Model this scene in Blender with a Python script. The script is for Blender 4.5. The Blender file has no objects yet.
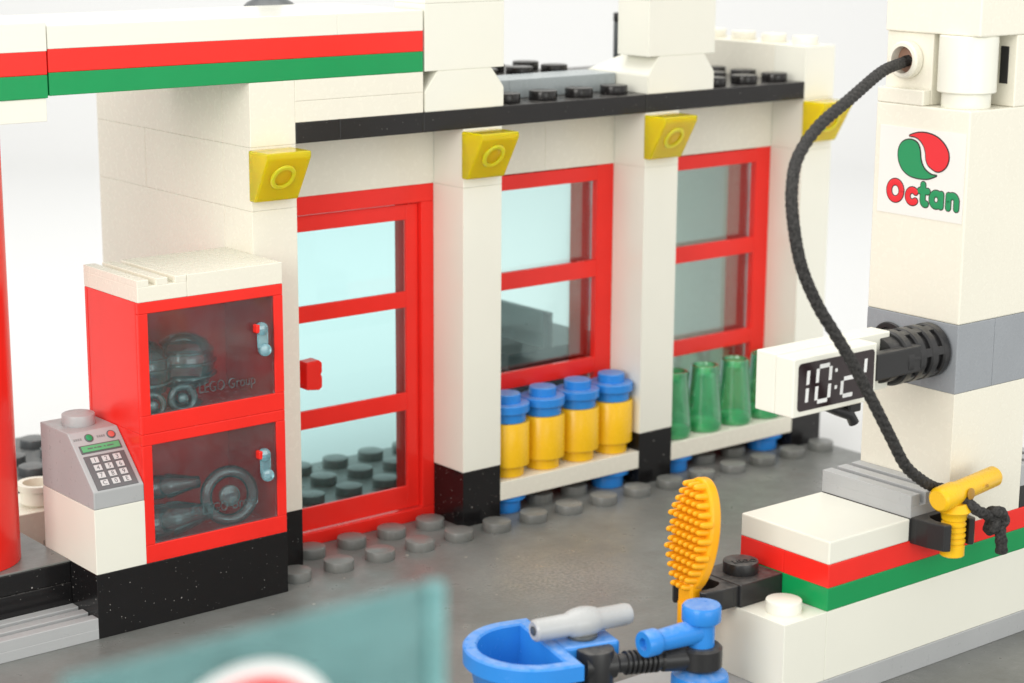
import bpy, bmesh, math, random
from mathutils import Matrix, Vector, Euler
random.seed(7)
S = bpy.context.scene
COL = S.collection
# one Blender unit is one brick pitch (8 mm)
S.unit_settings.system = 'METRIC'; S.unit_settings.scale_length = 0.008

# ------------------------------------------------------------------ camera
cd = bpy.data.cameras.new('camera'); cam = bpy.data.objects.new('camera', cd); COL.objects.link(cam)
cam.location = (-19.5677297, -32.6442424, 13.1526499)
cam.rotation_euler = (1.34683296, -0.00585282438, -0.683806545)
cd.sensor_width = 36; cd.lens = 1995.593 / 1024 * 36
cd.clip_start = 0.5; cd.clip_end = 600
cd.dof.use_dof = True; cd.dof.focus_distance = 35.6; cd.dof.aperture_fstop = 0.30
S.camera = cam

# ------------------------------------------------------------------ light
w = bpy.data.worlds.new('World'); S.world = w; w.use_nodes = True
w.node_tree.nodes['Background'].inputs[0].default_value = (1, 0.985, 0.96, 1)
w.node_tree.nodes['Background'].inputs[1].default_value = 1.12
def area(name, loc, target, size, power, color):
    l = bpy.data.lights.new(name, 'AREA'); l.shape = 'RECTANGLE'; l.size, l.size_y = size; l.energy = power; l.color = color
    o = bpy.data.objects.new(name, l); COL.objects.link(o); o.location = loc
    o.rotation_euler = (Vector(target) - Vector(loc)).to_track_quat('-Z', 'Y').to_euler(); return o
area('softbox_key', (-44, -24, 22), (3, -4, 4), (28, 26), 12500, (1, 0.965, 0.90))
area('softbox_fill', (-2, -60, 11), (5, -2, 5), (36, 20), 5200, (0.97, 1, 0.955))
area('softbox_top', (4, 4, 46), (6, 0, 0), (34, 34), 8300, (1, 0.985, 0.955))
area('backdrop_light', (14, 18, 52), (44, 60, 22), (50, 30), 17500, (1, 1, 1))
S.cycles.use_denoising = True
try: S.cycles.denoiser = 'OPENIMAGEDENOISE'; S.cycles.denoising_prefilter = 'ACCURATE'
except Exception: pass
S.view_settings.view_transform = 'Standard'; S.view_settings.look = 'None'
S.view_settings.exposure = 0.11; S.view_settings.gamma = 1

# ------------------------------------------------------------------ materials
def srgb(r, g, b):
    f = lambda c: (c / 255 / 12.92) if c / 255 <= 0.04045 else ((c / 255 + 0.055) / 1.055) ** 2.4
    return (f(r), f(g), f(b), 1)
class NT:
    def __init__(s, name):
        s.m = bpy.data.materials.new(name); s.m.use_nodes = True; s.t = s.m.node_tree; s.t.nodes.clear()
        s.out = s.n('ShaderNodeOutputMaterial')
    def n(s, typ, **kw):
        o = s.t.nodes.new(typ)
        for k, v in kw.items(): setattr(o, k, v)
        return o
    def l(s, a, b): s.t.links.new(a, b)
    def noise(s, vec, scale, detail=3, rough=0.55):
        o = s.n('ShaderNodeTexNoise'); o.inputs['Scale'].default_value = scale; o.inputs['Detail'].default_value = detail; o.inputs['Roughness'].default_value = rough
        s.l(vec, o.inputs['Vector']); return o.outputs['Fac']
    def ramp(s, fac, a, b, va=0, vb=1):
        o = s.n('ShaderNodeMapRange'); o.inputs['From Min'].default_value = a; o.inputs['From Max'].default_value = b
        o.inputs['To Min'].default_value = va; o.inputs['To Max'].default_value = vb; s.l(fac, o.inputs['Value']); return o.outputs[0]
    def math(s, op, a, b):
        o = s.n('ShaderNodeMath', operation=op)
        for i, v in enumerate((a, b)):
            if isinstance(v, (int, float)): o.inputs[i].default_value = v
            else: s.l(v, o.inputs[i])
        return o.outputs[0]
    def mix(s, fac, a, b):
        o = s.n('ShaderNodeMix', data_type='RGBA')
        if isinstance(fac, (int, float)): o.inputs[0].default_value = fac
        else: s.l(fac, o.inputs[0])
        for i, v in ((6, a), (7, b)):
            if isinstance(v, tuple): o.inputs[i].default_value = v
            else: s.l(v, o.inputs[i])
        return o.outputs[2]
def coords(nt):
    return nt.n('ShaderNodeNewGeometry')
def plastic(name, col, rough=0.24, dust=0.22, specks=0.0, dustcol=(0.42, 0.40, 0.37, 1), var=0.05, sss=0.0):
    nt = NT(name); g = coords(nt); pos = g.outputs['Position']
    b = nt.n('ShaderNodeBsdfPrincipled')
    n1 = nt.noise(pos, 0.9, 4); n2 = nt.noise(pos, 7, 5, 0.65); n3 = nt.noise(pos, 60, 2)
    dark = tuple(c * (1 - var) for c in col[:3]) + (1,)
    lite = tuple(min(1, c * (1 + var * 0.6)) for c in col[:3]) + (1,)
    c = nt.mix(nt.ramp(n1, 0.3, 0.7), dark, lite)
    sep = nt.n('ShaderNodeSeparateXYZ'); nt.l(g.outputs['Normal'], sep.inputs[0])
    up = nt.ramp(sep.outputs[2], 0.55, 1.0)
    df = nt.math('MULTIPLY', nt.math('MULTIPLY', up, nt.ramp(n2, 0.3, 0.75)), dust)
    c = nt.mix(df, c, dustcol)
    if specks:
        v = nt.n('ShaderNodeTexVoronoi', feature='F1'); v.inputs['Scale'].default_value = 6.5; nt.l(pos, v.inputs['Vector'])
        pick = nt.ramp(nt.n('ShaderNodeSeparateColor').outputs[0], 0, 1)  # replaced below
        sc = nt.n('ShaderNodeSeparateColor'); nt.l(v.outputs['Color'], sc.inputs[0])
        size = nt.math('MULTIPLY', nt.math('POWER', sc.outputs[0], 3.0), 0.11)
        dot = nt.math('LESS_THAN', v.outputs['Distance'], size)
        v2 = nt.n('ShaderNodeTexVoronoi', feature='F1'); v2.inputs['Scale'].default_value = 17; nt.l(pos, v2.inputs['Vector'])
        sc2 = nt.n('ShaderNodeSeparateColor'); nt.l(v2.outputs['Color'], sc2.inputs[0])
        dot2 = nt.math('LESS_THAN', v2.outputs['Distance'], nt.math('MULTIPLY', nt.math('POWER', sc2.outputs[0], 4.0), 0.16))
        c = nt.mix(nt.math('MULTIPLY', nt.math('MAXIMUM', dot, dot2), specks), c, (0.5, 0.48, 0.45, 1))
    nt.l(c, b.inputs['Base Color'])
    nt.l(nt.math('ADD', nt.ramp(n2, 0.3, 0.7, rough - 0.015, rough + 0.03), nt.math('MULTIPLY', df, 0.8)), b.inputs['Roughness'])
    b.inputs['IOR'].default_value = 1.5; b.inputs['Specular IOR Level'].default_value = 0.36
    bp = nt.n('ShaderNodeBump'); bp.inputs['Strength'].default_value = 0.012; bp.inputs['Distance'].default_value = 0.04
    nt.l(nt.noise(pos, 2.2, 2), bp.inputs['Height'])
    if var > 0.02: nt.l(bp.outputs[0], b.inputs['Normal'])
    nt.l(b.outputs[0], nt.out.inputs[0]); return nt.m
def pane(name, tint, spec=1.0, rough=0.03, haze=None, hazefac=0.0, ior=1.5, even=False):
    """thin clear tinted plastic: light goes straight through, with a fresnel sheen"""
    nt = NT(name); g = coords(nt); pos = g.outputs['Position']
    tr = nt.n('ShaderNodeBsdfTransparent'); tr.inputs[0].default_value = tint
    gl = nt.n('ShaderNodeBsdfGlossy'); gl.inputs['Roughness'].default_value = rough
    fr = nt.n('ShaderNodeFresnel'); fr.inputs[0].default_value = ior
    base = tr.outputs[0]
    if haze:
        df = nt.n('ShaderNodeBsdfDiffuse'); df.inputs[0].default_value = haze
        if even:
            tl = nt.n('ShaderNodeBsdfTranslucent'); tl.inputs[0].default_value = haze; ad = nt.n('ShaderNodeMixShader'); ad.inputs[0].default_value = 0.2
            nt.l(df.outputs[0], ad.inputs[1]); nt.l(tl.outputs[0], ad.inputs[2]); df = ad
        mx0 = nt.n('ShaderNodeMixShader')
        if even: mx0.inputs[0].default_value = hazefac
        else: nt.l(nt.ramp(nt.noise(pos, 3, 5, 0.7), 0.3, 0.8, hazefac * 0.5, hazefac * 1.4), mx0.inputs[0])
        nt.l(tr.outputs[0], mx0.inputs[1]); nt.l(df.outputs[0], mx0.inputs[2]); base = mx0.outputs[0]
    mx = nt.n('ShaderNodeMixShader'); nt.l(nt.math('MULTIPLY', fr.outputs[0], spec), mx.inputs[0])
    nt.l(base, mx.inputs[1]); nt.l(gl.outputs[0], mx.inputs[2]); nt.l(mx.outputs[0], nt.out.inputs[0]); return nt.m
def clear(name, col, rough=0.06, ior=1.35):
    nt = NT(name); b = nt.n('ShaderNodeBsdfPrincipled'); b.inputs['Base Color'].default_value = col
    b.inputs['Transmission Weight'].default_value = 1; b.inputs['Roughness'].default_value = rough; b.inputs['IOR'].default_value = ior
    nt.l(b.outputs[0], nt.out.inputs[0]); return nt.m
def flat(name, col, rough=0.4):
    nt = NT(name); b = nt.n('ShaderNodeBsdfPrincipled'); b.inputs['Base Color'].default_value = col; b.inputs['Roughness'].default_value = rough
    nt.l(b.outputs[0], nt.out.inputs[0]); return nt.m
M = {}
M['white'] = plastic('white_plastic', (0.80, 0.772, 0.665, 1), 0.26, 0.0, dustcol=(0.6, 0.56, 0.46, 1), var=0.012)
M['white2'] = plastic('cool_white_plastic', (0.80, 0.795, 0.705, 1), 0.24, 0.0, dustcol=(0.6, 0.56, 0.48, 1), var=0.012)
M['red'] = plastic('red_plastic', (0.86, 0.026, 0.018, 1), 0.22, 0.06)
M['green'] = plastic('green_plastic', (0.006, 0.29, 0.085, 1), 0.22, 0.06)
M['black'] = plastic('black_plastic', (0.010, 0.0095, 0.010, 1), 0.18, 0.22, specks=0.6)
M['black_clean'] = plastic('satin_black_plastic', (0.022, 0.022, 0.023, 1), 0.30, 0.25)
M['roofblack'] = plastic('dusty_black_plastic', (0.016, 0.015, 0.015, 1), 0.2, 0.25, specks=0.4)
M['grey'] = plastic('light_grey_plastic', (0.41, 0.42, 0.425, 1), 0.28, 0.2)
M['bluegrey'] = plastic('blue_grey_plastic', (0.36, 0.40, 0.41, 1), 0.26, 0.15)
M['bandgrey'] = plastic('band_grey_plastic', (0.30, 0.32, 0.345, 1), 0.26, 0.15)
M['darkgrey'] = plastic('dark_grey_plastic', (0.075, 0.085, 0.09, 1), 0.3, 0.3)
M['blue'] = plastic('blue_plastic', (0.028, 0.235, 0.68, 1), 0.25, 0.42, dustcol=(0.55, 0.58, 0.62, 1))
M['yellow'] = plastic('yellow_plastic', (0.86, 0.50, 0.012, 1), 0.26, 0.06)
M['orange'] = plastic('amber_plastic', (0.90, 0.40, 0.008, 1), 0.30, 0.03)
def glow(name, col, trans, sub):
    nt = NT(name); b = nt.n('ShaderNodeBsdfPrincipled'); b.inputs['Base Color'].default_value = col; b.inputs['Roughness'].default_value = 0.07; b.inputs['IOR'].default_value = 1.4
    b.inputs['Transmission Weight'].default_value = trans; b.inputs['Subsurface Weight'].default_value = sub; b.inputs['Subsurface Radius'].default_value = (1.0, 0.75, 0.08); b.inputs['Subsurface Scale'].default_value = 0.35
    nt.l(b.outputs[0], nt.out.inputs[0]); return nt.m
M['lampyellow'] = glow('clear_yellow_plastic', (1.0, 0.75, 0.010, 1), 0.55, 1.0)
M['lampring'] = glow('clear_yellow_rim', (1.0, 0.78, 0.03, 1), 0.15, 1.0)
M['lampamber'] = glow('clear_amber_recess', (0.85, 0.50, 0.006, 1), 0.2, 0.6)
M['bottlegreen'] = pane('clear_green_plastic', (0.78, 1.0, 0.86, 1), 2.2, 0.05, haze=(0.16, 0.95, 0.42, 1), hazefac=0.27, even=True)
M['bottlebase'] = pane('thick_green_base', (0.5, 0.97, 0.6, 1), 1.2, 0.08, haze=(0.12, 0.85, 0.33, 1), hazefac=0.6, even=True)
M['shopglass'] = pane('pale_aqua_glass', (0.80, 0.975, 0.98, 1), 0.4)
M['winglass'] = pane('pale_aqua_window_glass', (0.83, 0.965, 0.96, 1), 0.4)
M['cabglass'] = pane('smoky_glass', (0.84, 0.895, 0.905, 1), 0.5, 0.06, haze=(0.26, 0.36, 0.38, 1), hazefac=0.09)
M['ware'] = pane('clear_glassware', (0.80, 0.89, 0.88, 1), 3.0, 0.08, haze=(0.42, 0.60, 0.60, 1), hazefac=0.18)
M['knobglass'] = pane('clear_aqua_knob', (0.62, 0.82, 0.86, 1), 2.4, 0.06, haze=(0.42, 0.80, 0.90, 1), hazefac=0.34)
M['bigglass'] = pane('aqua_panel_glass', (0.56, 0.80, 0.81, 1), 0.8, 0.06, haze=(0.30, 0.56, 0.56, 1), hazefac=0.25)
M['edgeglass'] = pane('aqua_panel_edge', (0.6, 0.9, 0.9, 1), 1.0, 0.1, haze=(0.30, 0.60, 0.61, 1), hazefac=0.36)
M['mark'] = pane('embossed_mark', (0.80, 0.88, 0.90, 1), 2.0, 0.15, haze=(0.6, 0.7, 0.72, 1), hazefac=0.08)
M['sticker'] = flat('white_sticker', (0.80, 0.79, 0.755, 1), 0.35)
M['ink_red'] = flat('red_ink', (0.75, 0.025, 0.035, 1)); M['ink_green'] = flat('green_ink', (0.012, 0.27, 0.10, 1))
M['ink_dark'] = flat('dark_ink', (0.03, 0.022, 0.025, 1), 0.3); M['ink_white'] = flat('white_ink', (0.82, 0.83, 0.82, 1))
M['ink_grey'] = flat('grey_ink', (0.115, 0.115, 0.12, 1)); M['ink_pale'] = flat('pale_ink', (0.55, 0.55, 0.55, 1))
M['ink_lcd'] = flat('display_green_ink', (0.10, 0.38, 0.17, 1)); M['ink_mid'] = flat('mid_grey_ink', (0.25, 0.25, 0.25, 1))

def rope_mat():
    nt = NT('black_cord'); g = coords(nt); b = nt.n('ShaderNodeBsdfPrincipled')
    n = nt.noise(g.outputs['Position'], 26, 3)
    nt.l(nt.mix(nt.ramp(n, 0.3, 0.7), (0.012, 0.012, 0.012, 1), (0.062, 0.060, 0.058, 1)), b.inputs['Base Color'])
    b.inputs['Roughness'].default_value = 0.75; b.inputs['Specular IOR Level'].default_value = 0.25
    nt.l(b.outputs[0], nt.out.inputs[0]); return nt.m
M['rope'] = rope_mat()
def ground_mat():
    nt = NT('worn_grey_base_plastic'); g = coords(nt); pos = g.outputs['Position']; b = nt.n('ShaderNodeBsdfPrincipled')
    n1 = nt.noise(pos, 0.35, 5, 0.6); n2 = nt.noise(pos, 1.6, 6, 0.7); n3 = nt.noise(pos, 14, 4, 0.7)
    c = nt.mix(nt.ramp(n1, 0.35, 0.65), (0.136, 0.141, 0.133, 1), (0.188, 0.194, 0.186, 1))
    c = nt.mix(nt.ramp(n2, 0.52, 0.72, 0, 0.24), c, (0.125, 0.108, 0.085, 1))
    c = nt.mix(nt.ramp(n2, 0.28, 0.46, 0.30, 0), c, (0.27, 0.265, 0.25, 1))
    # fine scratches: stretched noise in two directions
    for ang, sc in ((0.35, 0.26), (-0.8, 0.20), (1.4, 0.16)):
        mp = nt.n('ShaderNodeMapping'); mp.inputs['Rotation'].default_value = (0, 0, ang); mp.inputs['Scale'].default_value = (1.0, 26, 1); nt.l(pos, mp.inputs[0])
        s = nt.noise(mp.outputs[0], 1.0, 2, 0.5)
        msk = nt.ramp(nt.noise(pos, 0.8, 2), 0.5, 0.66)
        c = nt.mix(nt.math('MULTIPLY', nt.ramp(s, 0.66, 0.74, 0, sc * 1.4), msk), c, (0.34, 0.33, 0.31, 1))
    c = nt.mix(nt.ramp(n3, 0.62, 0.8, 0, 0.28), c, (0.30, 0.28, 0.25, 1))
    # worn pale patch in the middle of the lane
    vm = nt.n('ShaderNodeVectorMath', operation='DISTANCE'); nt.l(pos, vm.inputs[0]); vm.inputs[1].default_value = (4.6, -4.6, 0)
    c = nt.mix(nt.math('MULTIPLY', nt.ramp(vm.outputs['Value'], 2.2, 0.3), nt.ramp(n3, 0.42, 0.6, 0, 0.6)), c, (0.36, 0.34, 0.31, 1))
    v = nt.n('ShaderNodeTexVoronoi'); v.inputs['Scale'].default_value = 2.3; nt.l(pos, v.inputs['Vector'])
    sc = nt.n('ShaderNodeSeparateColor'); nt.l(v.outputs['Color'], sc.inputs[0])
    dot = nt.math('LESS_THAN', v.outputs['Distance'], nt.math('MULTIPLY', nt.math('POWER', sc.outputs[0], 5.0), 0.09))
    c = nt.mix(nt.math('MULTIPLY', dot, 0.7), c, (0.5, 0.46, 0.40, 1))
    nt.l(c, b.inputs['Base Color']); nt.l(nt.ramp(n2, 0.3, 0.7, 0.24, 0.44), b.inputs['Roughness'])
    bp = nt.n('ShaderNodeBump'); bp.inputs['Strength'].default_value = 0.12; bp.inputs['Distance'].default_value = 0.03; nt.l(n3, bp.inputs['Height']); nt.l(bp.outputs[0], b.inputs['Normal'])
    nt.l(b.outputs[0], nt.out.inputs[0]); return nt.m
M['ground'] = ground_mat()
M['backdrop'] = flat('white_paper', (0.60, 0.605, 0.60, 1), 0.9)

# ------------------------------------------------------------------ mesh helpers
FONT = None
class MB:
    def __init__(s): s.bm = bmesh.new()
    def _add(s, tmp, smooth=False, mtx=None):
        if mtx is not None: bmesh.ops.transform(tmp, matrix=mtx, verts=tmp.verts)
        bmesh.ops.recalc_face_normals(tmp, faces=tmp.faces)
        me = bpy.data.meshes.new('tmp')
        for f in tmp.faces: f.smooth = smooth
        tmp.to_mesh(me); tmp.free(); s.bm.from_mesh(me); bpy.data.meshes.remove(me); return s
    def box(s, x0, x1, y0, y1, z0, z1, bev=0.011, gap=0.001, mtx=None):
        t = bmesh.new(); r = bmesh.ops.create_cube(t, size=1)
        g = gap
        bmesh.ops.scale(t, vec=(x1 - x0 - 2 * g, y1 - y0 - 2 * g, z1 - z0 - 2 * g), verts=t.verts)
        bmesh.ops.translate(t, vec=((x0 + x1) / 2, (y0 + y1) / 2, (z0 + z1) / 2), verts=t.verts)
        if bev: bmesh.ops.bevel(t, geom=t.edges[:], offset=bev, segments=2, affect='EDGES', profile=0.5)
        return s._add(t, False, mtx)
    def lathe(s, prof, mtx=None, n=40, closed=False):
        """prof: list of (r, z); revolve round local z"""
        t = bmesh.new(); rings = []
        for r, z in prof:
            if r < 1e-6: rings.append([t.verts.new((0, 0, z))])
            else: rings.append([t.verts.new((r * math.cos(2 * math.pi * i / n), r * math.sin(2 * math.pi * i / n), z)) for i in range(n)])
        pairs = list(zip(rings[:-1], rings[1:])) + ([(rings[-1], rings[0])] if closed else [])
        for a, b in pairs:
            for i in range(n):
                j = (i + 1) % n
                if len(a) == 1 and len(b) == 1: continue
                if len(a) == 1: t.faces.new((a[0], b[i], b[j]))
                elif len(b) == 1: t.faces.new((a[i], a[j], b[0]))
                else: t.faces.new((a[i], a[j], b[j], b[i]))
        return s._add(t, True, mtx)
    def cyl(s, r, z0, z1, mtx=None, bev=0.025, n=40, hole=0):
        b = min(bev, r * 0.4, abs(z1 - z0) * 0.4)
        if hole: p = [(hole, z0), (r - b, z0), (r, z0 + b), (r, z1 - b), (r - b, z1), (hole, z1)]; return s.lathe(p, mtx, n, True)
        p = [(0, z0), (r - b, z0), (r - b * .3, z0 + b * .3), (r, z0 + b), (r, z1 - b), (r - b * .3, z1 - b * .3), (r - b, z1), (0, z1)]
        return s.lathe(p, mtx, n)
    def stud(s, x, y, z, r=0.3, h=0.2): return s.cyl(r, z - 0.01, z + h, Matrix.Translation((x, y, 0)), 0.022, 32)
    def prism(s, poly, depth, mtx=None, bev=0.0, smooth=False):
        """poly in local xy, extruded from z=0 to depth"""
        t = bmesh.new(); vs = [t.verts.new((p[0], p[1], 0)) for p in poly]; f = t.faces.new(vs)
        r = bmesh.ops.extrude_face_region(t, geom=[f]); ev = [e for e in r['geom'] if isinstance(e, bmesh.types.BMVert)]
        bmesh.ops.translate(t, vec=(0, 0, depth), verts=ev)
        if bev: bmesh.ops.bevel(t, geom=t.edges[:], offset=bev, segments=2, affect='EDGES', profile=0.5)
        return s._add(t, smooth, mtx)
    def tube(s, pts, rad, n=16, caps=True):
        t = bmesh.new(); rings = []
        P = [Vector(p) for p in pts]; T0 = (P[1] - P[0]).normalized()
        N = T0.orthogonal().normalized()
        for i, p in enumerate(P):
            T = (P[min(i + 1, len(P) - 1)] - P[max(i - 1, 0)]).normalized()
            N = (N - T * N.dot(T)).normalized(); B = T.cross(N)
            ring = []
            for k in range(n):
                a = 2 * math.pi * k / n
                r = rad(i, a) if callable(rad) else rad
                ring.append(t.verts.new(p + (N * math.cos(a) + B * math.sin(a)) * r))
            rings.append(ring)
        for a, b in zip(rings[:-1], rings[1:]):
            for k in range(n): t.faces.new((a[k], a[(k + 1) % n], b[(k + 1) % n], b[k]))
        if caps: t.faces.new(rings[0][::-1]); t.faces.new(rings[-1])
        return s._add(t, True)
    def text(s, body, size, mtx, depth=0.01, bold=0.0, width=None, height=None, align='CENTER', shear=0):
        cu = bpy.data.curves.new('txt', 'FONT'); cu.body = body; cu.size = size; cu.extrude = depth / 2; cu.offset = bold; cu.align_x = align; cu.shear = shear; cu.resolution_u = 6
        o = bpy.data.objects.new('txt', cu); COL.objects.link(o)
        dg = bpy.context.evaluated_depsgraph_get(); me = bpy.data.meshes.new_from_object(o.evaluated_get(dg))
        bpy.data.objects.remove(o); bpy.data.curves.remove(cu)
        t = bmesh.new(); t.from_mesh(me); bpy.data.meshes.remove(me)
        xs = [v.co.x for v in t.verts]; ys = [v.co.y for v in t.verts]
        if width:
            x0, x1, y0, y1 = min(xs), max(xs), min(ys), max(ys)
            for v in t.verts:
                v.co.x = (v.co.x - x0) / (x1 - x0) * width
                if height: v.co.y = (v.co.y - y0) / (y1 - y0) * height
        return s._add(t, False, mtx)
    def build(s, name, mat, root=None, parent=None, label=None):
        """root: the thing's Empty (its location is the mesh's origin); parent: direct parent, root if not given"""
        org = root.location if root is not None else None
        if org is None:
            vs = [v.co for v in s.bm.verts]
            org = Vector(((min(v.x for v in vs) + max(v.x for v in vs)) / 2, (min(v.y for v in vs) + max(v.y for v in vs)) / 2, min(v.z for v in vs)))
        bmesh.ops.translate(s.bm, vec=-org, verts=s.bm.verts)
        me = bpy.data.meshes.new(name); s.bm.to_mesh(me); s.bm.free()
        me.materials.append(mat)
        fl = [p.use_smooth for p in me.polygons]; me.set_sharp_from_angle(angle=math.radians(38)); me.polygons.foreach_set('use_smooth', fl); me.update()
        o = bpy.data.objects.new(name, me); COL.objects.link(o)
        if root is not None: o.parent = parent or root
        else: o.location = org
        if label: o['label'] = label
        return o
def thing(name, label, cat, loc, group=None):
    o = bpy.data.objects.new(name, None); o.empty_display_size = 0.2; COL.objects.link(o); o.location = loc
    return tag(o, label, cat, group)
def tag(o, label, cat, group=None):
    o['label'] = label; o['category'] = cat
    if group: o['group'] = group
    return o
def dup(root, loc, label):
    c = root.copy(); COL.objects.link(c); c.location = loc; c['label'] = label
    for ch in list(root.children):
        d = ch.copy(); COL.objects.link(d); d.parent = c
        for g in list(ch.children):
            e = g.copy(); COL.objects.link(e); e.parent = d
    return c
def frame_m(o, ux, uy):
    ux = Vector(ux).normalized(); uy = Vector(uy).normalized(); uz = ux.cross(uy)
    return Matrix(((ux.x, uy.x, uz.x, o[0]), (ux.y, uy.y, uz.y, o[1]), (ux.z, uy.z, uz.z, o[2]), (0, 0, 0, 1)))
def along(o, d):
    """matrix whose local z runs along d from o"""
    d = Vector(d).normalized(); return Matrix.Translation(o) @ d.to_track_quat('Z', 'Y').to_matrix().to_4x4()
def smooth_closed(pts, k=6):
    n = len(pts); out = []
    for i in range(n):
        p0, p1, p2, p3 = (Vector(pts[(i + d) % n]) for d in (-1, 0, 1, 2))
        for j in range(k):
            t = j / k
            out.append(tuple(0.5 * ((2 * p1) + (p2 - p0) * t + (2 * p0 - 5 * p1 + 4 * p2 - p3) * t * t + (3 * p1 - p0 - 3 * p2 + p3) * t ** 3)))
    return out
def spline(pts, k=24):
    P = [Vector(p) for p in pts]; P = [P[0] * 2 - P[1]] + P + [P[-1] * 2 - P[-2]]; out = []
    for i in range(1, len(P) - 2):
        p0, p1, p2, p3 = P[i - 1:i + 3]
        for j in range(k):
            t = j / k
            out.append(0.5 * ((2 * p1) + (p2 - p0) * t + (2 * p0 - 5 * p1 + 4 * p2 - p3) * t * t + (3 * p1 - p0 - 3 * p2 + p3) * t ** 3))
    out.append(P[-2]); return out

# ------------------------------------------------------------------ setting
b = MB(); t = bmesh.new(); prof = []
for i in range(25):                                        # paper sweep: floor, curve, wall
    a = math.pi / 2 * i / 24; prof.append((60 + 22 * math.sin(a), -0.42 + 22 * (1 - math.cos(a))))
prof = [(-90, -0.42)] + prof + [(82, 150)]
d = Vector((0.63, 0.777, 0)); e = Vector((0.777, -0.63, 0)); rows = []
for u, z in prof: rows.append([t.verts.new(d * u + e * v + Vector((0, 0, z))) for v in (-160, 160)])
for p, q in zip(rows[:-1], rows[1:]): t.faces.new((p[0], p[1], q[1], q[0]))
b._add(t, True); o = b.build('backdrop', M['backdrop']); o['kind'] = 'structure'

b = MB(); b.box(-28, 16, -30, 5.0, -0.4, 0.0, 0.02, 0)
for i in range(32):
    for j in range(-2, 5):
        x, y = i - 15.5, j + 0.5
        if y < 0 and x < 0: continue
        if y < 0 and y > -1 and x < 16 and (int(x) % 5 == 0): continue
        if 0 < y < 1 and 0 < x < 16: continue
        if 0 < x < 1 and y < 5 and y > -1: continue
        if 15 < x < 16 and -1 < y < 5: continue
        if x < 0 and y < 2: continue
        b.stud(x, y, 0.0)
o = b.build('ground', M['ground']); o['kind'] = 'structure'

# ------------------------------------------------------------------ shop building
shop = thing('toy_shop', 'white toy brick shop with red framed door and windows under a black roof edge', 'toy building', (8, 2, 0))
# left side wall (its bricks are one part)
b = MB()
b.box(0, 1, 0, 5, 1.2, 7.2)
b.box(0, 1, 0.0, 3, 7.2, 8.4); b.box(0, 1, 3, 5, 7.2, 8.4); b.box(0, 1, 0, 5, 8.4, 9.6)
b.build('side_wall', M['white'], shop)
b = MB(); b.box(0, 1, 0, 5, 0, 1.2); b.build('wall_base', M['black'], shop)
b = MB(); b.box(15, 16, 0, 5, 1.2, 7.2); b.box(15, 16, 0, 5, 7.2, 8.4); b.box(15, 16, 0, 5, 8.4, 9.6)
for k in range(6): b.stud(15.5, k - 0.5, 9.6)
b.build('side_wall', M['white'], shop)
b = MB(); b.box(15, 16, 0, 5, 0, 1.2); b.build('wall_base', M['black'], shop)
def cheese(x, y, z0):
    m = MB()
    # profile in (depth, height): shallow at the bottom, deep at the top, hung on the column face
    prof = [(0.0, 0.0), (0.2, 0.0), (0.68, 0.84), (0.68, 0.96), (0.0, 0.96)]
    m.prism([(p[0], p[1]) for p in prof], 0.96, frame_m((x - 0.07 + 0.97, y - 0.004, z0), (0, -1, 0), (0, 0, 1)), 0.03)
    return m
def lamp_face(x):
    """point and outward normal at the middle of the slanted face"""
    n = Vector((0, -0.84, -0.48)).normalized(); return Vector((x - 0.07 + 0.46, -1.0 - 0.475 - 0.004, 7.4 + 0.48)), n
def lamp_rim(x):
    p, n = lamp_face(x); m = MB(); m.cyl(0.27, -0.05, 0.035, along(p, n), 0.02, 36, hole=0.185); return m
def lamp_recess(x):
    p, n = lamp_face(x); m = MB(); m.cyl(0.184, -0.05, 0.008, along(p, n), 0.003, 8); return m
for i, x in enumerate((0, 5, 10, 15)):
    b = MB(); b.box(x, x + 1, -1, 0, 1.2, 7.2); b.box(x, x + 1, -1, 0, 7.2, 8.4)
    if x in (0, 15): b.box(x, x + 1, -1, 0, 8.4, 9.6)
    if x in (5, 10): b.box(x, x + 1, 0, 1, 1.2, 8.4)
    c = b.build('column', M['white2'] if x else M['white'], shop)
    b = MB(); b.box(x, x + 1, -1, 0, 0, 1.2)
    if x in (5, 10): b.box(x, x + 1, 0, 1, 0, 1.2)
    b.build('column_base', M['black'], shop, c)
    lm = cheese(x, -1, 7.4); 
    lm.build('corner_lamp', M['lampyellow'], shop, c)
    lamp_rim(x).build('lamp_rim', M['lampring'], shop, c); lamp_recess(x).build('lamp_recess', M['lampamber'], shop, c)
b = MB(); b.box(1, 5, 0, 1, 7.2, 8.4); b.build('lintel', M['white'], shop)
b = MB(); b.box(6, 8, 0, 1, 7.2, 8.4); b.box(8, 10, 0, 1, 7.2, 8.4); b.build('lintel', M['white'], shop)
b = MB(); b.box(11, 15, 0, 1, 7.2, 8.4); b.build('lintel', M['white'], shop)
b = MB(); b.box(1, 2, -1, 5, 8.4, 8.8, 0.018); b.box(2, 4, -1, 5, 8.4, 8.8, 0.018); b.box(4, 10, -1, 5, 8.4, 8.8, 0.018); b.box(10, 15, -1, 5, 8.4, 8.8, 0.018)
for x in range(6, 15):
    if x not in (10, 11): b.stud(x + 0.5, -0.5, 8.8)
b.box(6, 10, 1, 5, 8.8, 9.1, 0.018)
for x in range(6, 10):
    for y in (1, 2): b.stud(x + 0.5, y + 0.5, 9.1)
for x in (12, 13, 14):
    for y in (0, 1): b.stud(x + .5, y + 0.5, 8.8)
b.build('roof_slab', M['roofblack'], shop)
b = MB(); b.box(6, 7.0, 0, 1, 8.8, 9.2, 0.015); b.box(7.0, 10, 0, 1, 8.8, 9.2, 0.015); b.build('roof_ledge', M['bluegrey'], shop)
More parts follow.
